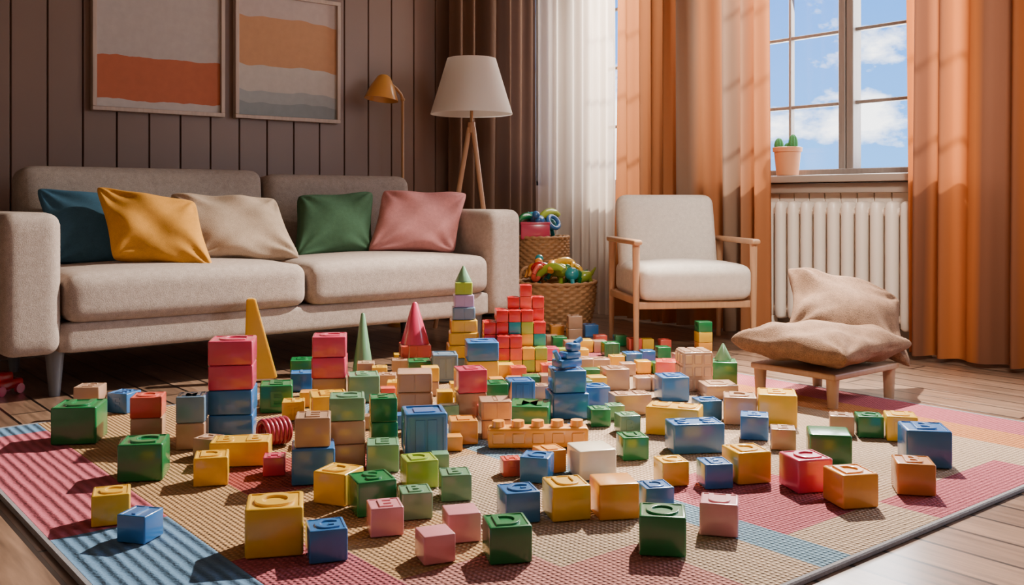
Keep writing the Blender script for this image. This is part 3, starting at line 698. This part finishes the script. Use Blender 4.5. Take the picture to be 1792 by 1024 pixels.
# survey of stacks: u, v(base), width, [colours bottom->top], glyph, yaw, options
S = [
(193,932,80,['yellow'],'C',20,{}),(244,963,68,['blue'],'I',-14,{}),(484,988,118,['yellow'],'O',12,{}),(554,999,84,['blue'],'G',18,{}),
(250,853,88,['green'],'C',10,{}),(369,861,70,['yellow'],'D',14,{}),(137,787,86,['green'],'U',8,{}),(162,738,48,['beige','beige'],'E',6,{'hr':.6}),
(210,731,50,['blue'],'E',-16,{'f':1}),(258,778,62,['beige','coral'],'O',12,{'hr':.7}),(228,806,42,['beige'],'H',15,{'hr':.7}),
(335,796,56,['beige','slate'],'M',10,{'hr':.95}),(368,812,50,['beige'],'D',-18,{}),(406,778,88,['blue','blue','rose','rose'],'C',10,{'hr':.56}),
(586,706,66,['beige','rose','rose'],'C',8,{'hr':.62}),(483,730,66,['green'],'E',12,{'f':1}),(420,826,108,['yellow'],'B',8,{'hr':.72,'k':'double','ks':.62}),
(480,843,44,['rose'],'H',10,{}),(547,859,88,['blue','beige'],'E',12,{'hr':.85,'sc':[1,.82]}),(594,895,84,['yellow'],'D',-22,{}),(649,914,93,['green'],'S',24,{}),
(513,744,44,['yellow'],'T',10,{'f':1}),(576,752,78,['yellow'],'B',16,{'hr':.8}),(612,828,72,['beige','beige','sage'],'C',12,{'hr':.66}),
(670,790,56,['green','green'],'S',14,{'hr':.9}),(662,837,64,['sage'],'E',8,{}),(743,811,88,['blue'],'',12,{'k':'crate','hr':1.05}),
(733,866,72,['lime'],'D',18,{}),(724,921,66,['sage'],'B',14,{}),(673,951,72,['pink'],'E',16,{}),(796,888,62,['sage'],'B',10,{}),(807,962,72,['pink'],'',15,{}),
(761,1000,75,['pink'],'',22,{}),(887,1000,90,['green'],'D',12,{}),(907,928,78,['blue'],'G',16,{}),(991,923,85,['yellow'],'U',14,{}),(1075,921,84,['orange'],'',10,{}),
(1147,910,62,['blue'],'D',12,{}),(1160,987,92,['green'],'O',-8,{}),(1260,951,80,['pink'],'U',-14,{}),(1175,861,58,['yellow'],'C',12,{}),(1251,866,57,['blue'],'B',8,{}),
(1307,857,78,['yellow'],'D',14,{}),(1411,873,82,['rose'],'C',14,{}),(1490,901,82,['orange'],'D',12,{}),(1600,878,76,['brown'],'B',-12,{}),(1620,829,88,['blue'],'B',-10,{}),
(1452,832,84,['green'],'',-12,{}),(1576,782,62,['yellow'],'U',-14,{'f':1}),(1523,775,50,['green'],'C',-10,{}),(1474,772,50,['beige'],'H',-16,{}),(1371,797,50,['beige'],'E',-12,{}),
(1321,779,58,['blue'],'B',-14,{}),(1360,756,78,['yellow'],'B',-12,{}),(1295,752,65,['beige'],'D',-10,{}),(1216,803,96,['blue'],'S',8,{'k':'double','ks':.64,'hr':.95}),
(1181,772,112,['yellow'],'U',-20,{'k':'double','ks':.62,'hr':.9}),(1240,745,48,['blue'],'C',10,{}),(1107,815,54,['green'],'U',10,{}),(1098,768,44,['sage'],'B',12,{'f':1}),
(1033,850,85,['ivory'],'',16,{'hr':.75}),(968,838,60,['orange'],'L',22,{}),(940,855,62,['blue'],'C',-14,{}),(894,844,40,['coral'],'H',12,{'f':1}),
(1048,755,40,['green'],'B',8,{}),(1074,742,34,['sage'],'E',10,{}),(1042,722,50,['blue'],'O',10,{}),(990,742,76,['blue','blue'],'U',10,{'hr':.68,'sc':[1,.88]}),
(930,758,78,['green'],'M',-6,{'hr':.55}),(878,716,50,['green'],'E',10,{}),(822,737,60,['beige','rose'],'E',12,{'hr':.8}),(810,787,55,['orange'],'L',8,{}),
(866,776,62,['beige','beige'],'I',10,{'hr':.6,'k':'brick'}),(725,728,68,['beige','beige'],'',8,{'hr':.55,'k':'brick'}),(778,727,32,['yellow'],'',8,{'hr':1.2}),
(738,672,45,['green'],'E',10,{}),(774,676,50,['slate'],'',8,{'hr':1.1,'k':'crate'}),(693,703,34,['yellow'],'E',5,{}),(672,690,34,['beige'],'H',5,{}),(625,712,64,['sage'],'B',12,{}),
(843,672,62,['yellow','blue'],'O',8,{'hr':.6}),(906,672,30,['coral'],'O',8,{}),(515,656,48,['green'],'B',10,{'hr':.7}),(527,692,44,['blue'],'I',12,{'f':1}),(558,676,30,['beige'],'',5,{}),
(640,668,34,['beige'],'E',8,{}),(664,672,30,['yellow'],'E',8,{}),(902,714,54,['blue'],'',12,{'k':'crate'}),(935,708,34,['beige'],'E',10,{}),(930,690,32,['green'],'',8,{}),
(1075,690,50,['beige'],'B',10,{}),(1103,735,76,['beige'],'E',12,{'k':'double','ks':.62,'hr':.9}),(1045,694,36,['yellow'],'',10,{}),(1176,710,56,['blue'],'B',8,{}),(1168,674,44,['coral'],'E',-6,{}),
(1215,692,58,['beige'],'',6,{'hr':1.3,'k':'grid'}),(1266,680,52,['green'],'E',-8,{'top':1}),(1257,706,62,['beige'],'D',4,{'hr':.42}),
(1103,650,34,['blue'],'U',10,{}),(1133,640,26,['blue'],'B',8,{}),(1160,628,26,['green'],'I',8,{}),(1163,612,22,['coral'],'O',8,{}),(1111,613,26,['coral'],'E',8,{}),
(1231,618,28,['orange','yellow','green'],'',8,{'hr':.72}),(1068,630,32,['green'],'E',10,{'k':'crate'}),(1085,650,28,['yellow'],'L',10,{}),(978,612,28,['green'],'E',8,{}),(1025,622,28,['yellow'],'',8,{}),
(1005,597,28,['beige','beige'],'E',8,{}),(1033,590,28,['blue'],'B',10,{}),(965,637,30,['rose'],'E',10,{}),(985,657,36,['beige'],'O',10,{}),(1018,664,40,['beige'],'B',10,{}),(1050,660,34,['beige'],'O',10,{}),
(1045,622,26,['beige'],'',8,{}),(1015,640,30,['yellow'],'E',8,{}),(960,668,30,['coral'],'E',8,{}),(974,590,26,['orange'],'E',8,{}),(985,700,36,['pink'],'',10,{}),(1020,700,36,['sage'],'E',10,{}),
(1078,720,30,['beige'],'E',10,{}),(965,606,24,['beige'],'',8,{}),(655,710,30,['coral'],'',10,{}),(765,765,30,['beige'],'',10,{}),(560,790,50,['yellow'],'E',10,{}),(700,640,26,['yellow'],'',10,{}),
(800,700,30,['yellow'],'',10,{}),(868,690,28,['orange'],'',10,{}),(640,760,30,['beige'],'E',8,{}),(770,830,34,['sage'],'',10,{}),(1130,690,30,['beige'],'',10,{}),
(1130,612,24,['yellow'],'',10,{}),(455,800,40,['beige'],'',10,{}),(590,672,30,['orange'],'',10,{}),(1010,780,34,['blue'],'E',10,{}),(1190,645,26,['beige'],'',10,{}),
(700,662,34,['beige'],'E',9,{'k':'brick'}),(655,690,30,['blue'],'',9,{}),(752,700,34,['beige','yellow'],'',7,{'hr':.8}),(690,760,34,['blue'],'',12,{}),(845,705,34,['sage'],'',9,{}),(880,668,30,['yellow'],'',6,{}),
(955,690,34,['beige'],'',8,{}),(975,672,30,['blue'],'',8,{}),(1000,680,30,['coral'],'',8,{}),(1035,676,30,['green'],'',8,{}),(1060,672,28,['yellow'],'',8,{}),(1098,664,28,['beige'],'',8,{}),(1125,660,28,['yellow'],'',8,{}),
(1145,690,30,['beige'],'',8,{}),(1050,606,24,['coral'],'',8,{}),(1085,606,24,['green'],'',8,{}),(1000,622,26,['beige'],'',8,{}),(985,636,26,['lime'],'',8,{}),(610,740,36,['beige'],'',8,{}),
(540,720,34,['orange'],'',8,{}),(720,770,36,['beige'],'',10,{}),(790,745,36,['sage'],'',10,{}),(850,745,34,['coral'],'',10,{}),(770,800,34,['orange'],'',10,{}),(1150,660,26,['green'],'',10,{}),(905,690,28,['beige'],'',6,{}),
]
items = []
for (u, vb, w, cols, g, yaw, op) in S:
    (x, y), Y = fp(u, vb)
    yr = math.radians(yaw); s = w*Y/F/(abs(math.cos(yr))+abs(math.sin(yr))*.95)
    k = op.get('k', 'cube'); ks = op.get('ks', 1.0)
    s *= ks if k == 'double' else 1.0
    hx = s*(1.7 if k == 'double' else 1)/2; hy = s/2
    Yc = Y+hy*.95; X = (u-896)/F*(Y+hy*.8); x, y = c2r(X, Yc)
    items.append(dict(x=x, y=y, hx=hx, hy=hy, a=yr-TH, s=s, cols=cols, g=g, k=k, op=op, fix=False))
def fixed(u, v, hx, hy, a=0.0):
    (x, y), Y = fp(u, v); it = dict(x=x, y=y, hx=hx, hy=hy, a=a, fix=True, cols=[]); items.append(it); return it
castle = fixed(900, 652, .132, .082, -TH+.1)
tower = fixed(811, 650, .072, .072, -TH+.1)
wedge = fixed(455, 668, .055, .03, -TH+.2); gcone = fixed(635, 655, .045, .045, -TH); rcone = fixed(726, 650, .064, .064, -TH+.2)
tray = fixed(941, 790, .145, .034, -TH+.05); coil = fixed(480, 788, .05, .045, -TH+.1)
items.append(dict(x=3.03, y=1.98, hx=.21, hy=.18, a=0, fix=True, cols=[]))
for it in items:
    if it['y']+it['hy']*1.3 > SY0-.005 and it['x'] < SX1+.06 and it['x'] > SX0-.1: it['y'] = SY0-.005-it['hy']*1.3
def axes(it): c, s = math.cos(it['a']), math.sin(it['a']); return Vector((c, s)), Vector((-s, c))
def mtv(A, B, gap=.003):
    ax = axes(A); bx = axes(B); d = Vector((B['x']-A['x'], B['y']-A['y'])); best = None
    for n in (*ax, *bx):
        ra = A['hx']*abs(n.dot(ax[0]))+A['hy']*abs(n.dot(ax[1])); rb = B['hx']*abs(n.dot(bx[0]))+B['hy']*abs(n.dot(bx[1]))
        dist = d.dot(n); ov = ra+rb+gap-abs(dist)
        if ov <= 0: return None
        if best is None or ov < best[0]: best = (ov, n if dist >= 0 else -n)
    return best
for itn in range(250):
    mv = 0
    for i in range(len(items)):
        for j in range(i+1, len(items)):
            A, B = items[i], items[j]
            if A['fix'] and B['fix']: continue
            if abs(A['x']-B['x']) > .4 or abs(A['y']-B['y']) > .4: continue
            r = mtv(A, B)
            if r:
                ov, n = r; mv += 1
                if A['fix']: wa, wb = 0, 1
                elif B['fix']: wa, wb = 1, 0
                else:
                    t = A['s']**3+B['s']**3; wa = B['s']**3/t; wb = A['s']**3/t
                A['x'] -= n.x*ov*wa; A['y'] -= n.y*ov*wa; B['x'] += n.x*ov*wb; B['y'] += n.y*ov*wb
    for it in items:
        if it['fix']: continue
        rad_ = max(it['hx'], it['hy'])*1.3
        if it['y']+rad_ > SY0-.003 and SX0-.1 < it['x'] < SX1+.06: it['y'] = SY0-.003-rad_
    if mv == 0: break
print('unresolved overlaps', mv)
CN = dict(rose='raspberry pink', sage='sage green', slate='slate blue', lime='yellow-green', coral='coral red', brown='amber brown')
def basez(it):
    ax = axes(it); e = [abs(ax[0].x)*it['hx']+abs(ax[1].x)*it['hy'], abs(ax[0].y)*it['hx']+abs(ax[1].y)*it['hy']]
    over = it['x']+e[0] > RUG[0] and it['x']-e[0] < RUG[1] and it['y']+e[1] > RUG[2] and it['y']-e[1] < RUG[3]
    return RT+.0015 if over else .0005
topper = None; gtop = None
for it in items:
    z = basez(it); n = len(it['cols'])
    for li, c in enumerate(it['cols']):
        f = it['op'].get('sc', [1]*n)[li]; s = it['s']*f; hr = it['op'].get('hr', .86)
        g = it['g'] if li == n-1 else ''
        nm = CN.get(c, c)
        if n > 1: lab = nm+' plastic toy block in a stack of blocks' if li else nm+' plastic toy block at the base of a stack'
        elif it['k'] == 'double': lab = nm+' long plastic toy block with raised letters'
        elif it['k'] == 'crate': lab = nm+' plastic toy block with recessed panelled sides'
        elif it['k'] == 'grid': lab = nm+' toy block grooved into a grid of squares'
        elif g: lab = nm+' plastic toy block with raised letter '+g+' on top'
        else: lab = nm+' plastic toy block with plain top'
        jit = rnd.uniform(-.05, .05) if li else 0
        add('toy_block', block_me(it['k'], g, c, bool(it['op'].get('f'))), (it['x'], it['y'], z), rot=(0, 0, it['a']+jit), scale=(s, s, s*hr), label=lab, cat='toy block', group='toy blocks scattered on the rug')
        z += s*hr+.0008
    if it['cols'] == ['blue', 'blue'] and not it['fix']: topper = (it, z)
    if it['cols'] and it['op'].get('top'): gtop = (it, z)

# castle of small cubes : stepped pile, three rows deep
def local(it, lx_, ly_): ax = axes(it); return it['x']+ax[0].x*lx_+ax[1].x*ly_, it['y']+ax[0].y*lx_+ax[1].y*ly_
cs = .048; P5 = cs+.003
row0 = [['yellow', 'lime', 'yellow', 'lime', 'yellow'], ['red', 'red', 'coral', 'yellow', 'lime'], ['', 'red', 'red', '', '']]
row1 = [['yellow', 'yellow', 'green', 'yellow', 'yellow'], ['red', 'red', 'red', 'red', 'yellow'], ['red', 'coral', 'red', 'yellow', 'teal'], ['red', 'red', 'teal', 'lime', 'red'], ['', 'red', 'red', 'red', '']]
row2 = [['yellow', 'red', 'green', 'yellow', 'yellow'], ['red', 'red', 'red', 'yellow', 'teal'], ['red', 'teal', 'yellow', 'red', 'red'], ['red', 'red', 'red', 'red', 'red'], ['', 'red', 'coral', 'red', 'red'], ['', '', 'red', 'coral', 'red'], ['', '', '', 'red', '']]
cz = RT+.0015
for ly_, RW in ((-P5, row0), (0, row1), (P5, row2)):
    for r, row in enumerate(RW):
        for c, colr in enumerate(row):
            if not colr: continue
            x, y = local(castle, (c-2)*P5, ly_)
            g = 'O' if (r+1 >= len(RW) or not RW[r+1][c]) else ''
            add('toy_block', block_me('cube', g, colr), (x, y, cz+r*(cs+.0008)), rot=(0, 0, castle['a']), scale=(cs, cs, cs), label='small '+CN.get(colr, colr)+' toy block in the stacked castle', cat='toy block', group='small blocks of the castle')
lw = [.140, .130, .118, .105, .092, .080, .070]; lc = ['slate', 'yellow', 'yellow', 'yellow', 'slate', 'lilac', 'lime']; z = cz
for i, (w_, c) in enumerate(zip(lw, lc)):
    add('toy_block', block_me('brick', '', c), (tower['x'], tower['y'], z), rot=(0, 0, tower['a']+.04*(i % 2)), scale=(w_, w_, .05), label=CN.get(c, c)+' toy block in a tapering block tower', cat='toy block', group='blocks of the tapering tower'); z += .0508
def cone_me(r, h, c): return lathe('solid_cone', [(r, 0), (r*1.0, .004), (r*.2, h-.006), (r*.1, h)], M[c])
add('toy_cone', cone_me(.034, .065, 'sage'), (tower['x'], tower['y'], z), label='small sage green toy cone topping the block tower', cat='toy cone')
add('toy_cone', cone_me(.042, .235, 'sage'), (gcone['x'], gcone['y'], cz), label='tall slender sage green toy cone standing on the rug', cat='toy cone')
if gtop: add('toy_cone', cone_me(.032, .06, 'sage'), (gtop[0]['x'], gtop[0]['y'], gtop[1]+.002), label='small sage green toy cone on a green block', cat='toy cone')
z = cz
for c in ('beige', 'coral'):
    add('toy_block', block_me('brick', '', c), (rcone['x'], rcone['y'], z), rot=(0, 0, rcone['a']), scale=(.122, .122, .05), label=CN.get(c, c)+' toy block beneath the red cone', cat='toy block', group='toy blocks scattered on the rug'); z += .0508
add('toy_cone', cone_me(.058, .17, 'rose'), (rcone['x'], rcone['y'], z), label='raspberry red toy cone standing on two blocks', cat='toy cone')
# wedge : tall triangular board
bm = bmesh.new()
pr = [(-.060, 0), (.065, 0), (-.018, .31), (-.050, .31)]
f0 = [bm.verts.new((a, -.022, b_)) for a, b_ in pr]; f1 = [bm.verts.new((a, .022, b_)) for a, b_ in pr]
bm.faces.new(f0); bm.faces.new(f1[::-1])
for i in range(4): bm.faces.new((f0[i], f0[(i+1) % 4], f1[(i+1) % 4], f1[i]))
bmesh.ops.bevel(bm, geom=list(bm.edges), offset=.004, segments=2, affect='EDGES')
add('toy_wedge', finish(bm, 'toy_wedge', M['yellow']), (wedge['x'], wedge['y'], cz), rot=(0, 0, wedge['a']), label='tall yellow wedge-shaped toy block standing upright', cat='toy block')
# studded tray
bm = bmesh.new(); bm_box(bm, 0, 0, .03, .28, .06, .055, .008, 3)
for i in range(5): bm_cyl(bm, (-.11+i*.055, 0, .056), (-.11+i*.055, 0, .074), .019, .017, 24); bm_box(bm, -.11+i*.055, -.03, .03, .036, .006, .03, .003, 1)
add('toy_brick', finish(bm, 'toy_brick', M['orange']), (tray['x'], tray['y'], cz), rot=(0, 0, tray['a']), label='long orange toy brick with round studs on top', cat='toy block')
# coil
bm = bmesh.new()
for i in range(6):
    t = (i-2.5)*.013; rings = []
    for a in range(32):
        an = 2*math.pi*a/32; rings.append([bm.verts.new((t+.0075*math.cos(b_*math.pi/4), (.032+.0075*math.sin(b_*math.pi/4))*math.cos(an), .0395+(.032+.0075*math.sin(b_*math.pi/4))*math.sin(an))) for b_ in range(8)])
    for a in range(32):
        for k in range(8): bm.faces.new((rings[a][k], rings[(a+1) % 32][k], rings[(a+1) % 32][(k+1) % 8], rings[a][(k+1) % 8]))
add('toy_coil', finish(bm, 'toy_coil', M['crimson'], angle=80), (coil['x'], coil['y'], cz), rot=(0, 0, coil['a']+.6), label='dark raspberry ringed toy coil lying on the rug', cat='toy')
# little figure on top of the blue stack
bs, zt = topper
bm = bmesh.new()
bm_box(bm, 0, 0, .014, .085, .055, .026, .006, 2); bm_box(bm, .012, 0, .038, .060, .045, .022, .006, 2)
bm_box(bm, .025, 0, .062, .040, .038, .026, .007, 2); bm_cyl(bm, (-.032, 0, .025), (-.050, 0, .055), .010, .008); bm_cyl(bm, (.036, 0, .072), (.060, 0, .085), .010, .008)
add('toy_figure', finish(bm, 'toy_figure', M['blue']), (bs['x'], bs['y'], zt+.003), rot=(0, 0, bs['a']+.45), label='blue plastic toy piece perched on a blue block stack', cat='toy')
# toy car near the sofa leg
(cx_, cy_), _ = fp(6, 690); car = empty('toy_car', (cx_, cy_, 0), -TH+1.2, label='small red toy car on the floor by the sofa', cat='toy car')
bm = bmesh.new(); bm_box(bm, 0, 0, .035, .13, .06, .035, .01, 3); bm_box(bm, -.008, 0, .064, .07, .052, .034, .012, 3); add('car_body', finish(bm, 'car_body', M['red']), parent=car)
for sx in (-.04, .04):
    for sy in (-.033, .033): add('wheel', cyl_me('wheel', (0, -.007, 0), (0, .007, 0), .018, .018, M['rose']), (sx, sy, .018), car)

# ---------------------------------------------------------------- light
sun = D.lights.new('sun', 'SUN'); sun.energy = 16; sun.angle = math.radians(3.5); sun.color = (1, .88, .72)
so = D.objects.new('sun', sun); COL.objects.link(so)
dirv = Vector((-.85, -.30, 0)).normalized()*math.cos(math.radians(36)); dirv.z = -math.sin(math.radians(36))
so.rotation_euler = dirv.to_track_quat('-Z', 'Y').to_euler(); so.location = (6, 3, 4)
sp = D.lights.new('added_key_spot', 'SPOT'); sp.energy = 1850; sp.spot_size = math.radians(98); sp.spot_blend = .8; sp.shadow_soft_size = .03; sp.color = (1, .90, .77)  # unseen spot added inside the room as key light for crisp block shadows
spo = D.objects.new('added_key_spot', sp); COL.objects.link(spo); spo.location = (3.75, 2.75, 2.35)
spo.rotation_euler = (Vector((1.6, 1.9, 0))-spo.location).to_track_quat('-Z', 'Y').to_euler()
def area(name, loc, tgt, size, e, col, spread=180):
    a = D.lights.new(name, 'AREA'); a.shape = 'RECTANGLE'; a.size = size[0]; a.size_y = size[1]; a.energy = e; a.color = col; a.spread = math.radians(spread)
    o = D.objects.new(name, a); COL.objects.link(o); o.location = loc; o.rotation_euler = (Vector(tgt)-Vector(loc)).to_track_quat('-Z', 'Y').to_euler()
area('added_fill', (1.9, .5, 2.4), (4.2, 2.7, .6), (.7, .7), 24, (1, .92, .82), 60)  # soft fill added near the ceiling; the room has no such lamp
area('window_daylight', (4.55, WC, 1.6), (1.5, 2.2, .4), (1.3, 1.4), 105, (1, .96, .92))
area('corner_daylight', (4.58, 4.22, 1.6), (3.5, 4.0, 1.0), (.5, 1.4), 70, (1, .93, .84))
area('added_window_light', (4.6, .35, 1.4), (1.5, 1.0, 0), (1.7, 1.8), 60, (.93, .96, 1))  # extra light across the floor, behind the added out-of-view window

w = D.worlds.new('sky'); bpy.context.scene.world = w; w.use_nodes = True; nt = w.node_tree; bg = nt.nodes['Background']
tc = nn(nt, 'ShaderNodeTexCoord'); mp = nn(nt, 'ShaderNodeMapping'); mp.inputs['Scale'].default_value = (1, 1, 1.9); mp.inputs['Location'].default_value = (.35, .1, .0)
no = nn(nt, 'ShaderNodeTexNoise'); no.inputs['Scale'].default_value = 5.5; no.inputs['Detail'].default_value = 8; no.inputs['Roughness'].default_value = .6
nt.links.new(tc.outputs['Generated'], mp.inputs[0]); nt.links.new(mp.outputs[0], no.inputs['Vector'])
sx = nn(nt, 'ShaderNodeSeparateXYZ'); nt.links.new(tc.outputs['Generated'], sx.inputs[0])
sb = nn(nt, 'ShaderNodeMath'); sb.operation = 'MULTIPLY_ADD'; sb.inputs[1].default_value = -.45; nt.links.new(sx.outputs['Z'], sb.inputs[0]); nt.links.new(no.outputs['Fac'], sb.inputs[2])
rp = nn(nt, 'ShaderNodeValToRGB'); rp.color_ramp.elements[0].position = .46; rp.color_ramp.elements[1].position = .56
rp.color_ramp.elements[0].color = (0, 0, 0, 1); rp.color_ramp.elements[1].color = (1, 1, 1, 1)
nt.links.new(sb.outputs[0], rp.inputs[0])
gr = nn(nt, 'ShaderNodeValToRGB'); gr.color_ramp.elements[0].position = 0; gr.color_ramp.elements[0].color = (.15, .45, 1.0, 1); gr.color_ramp.elements[1].position = .35; gr.color_ramp.elements[1].color = (.03, .20, .80, 1)
nt.links.new(sx.outputs['Z'], gr.inputs[0])
mx = nn(nt, 'ShaderNodeMixRGB'); nt.links.new(rp.outputs[0], mx.inputs[0]); nt.links.new(gr.outputs[0], mx.inputs[1]); mx.inputs[2].default_value = (1.6, 1.6, 1.6, 1)
nt.links.new(mx.outputs[0], bg.inputs['Color']); bg.inputs['Strength'].default_value = 2.8

# ---------------------------------------------------------------- camera
cam = D.cameras.new('camera'); co = D.objects.new('camera', cam); COL.objects.link(co)
cam.sensor_width = 36; cam.lens = F/1792*36; cam.shift_y = -160/1792
cam.clip_start = .05
co.location = (0, 0, CAMH); co.rotation_euler = (math.pi/2, 0, -TH)
bpy.context.scene.camera = co
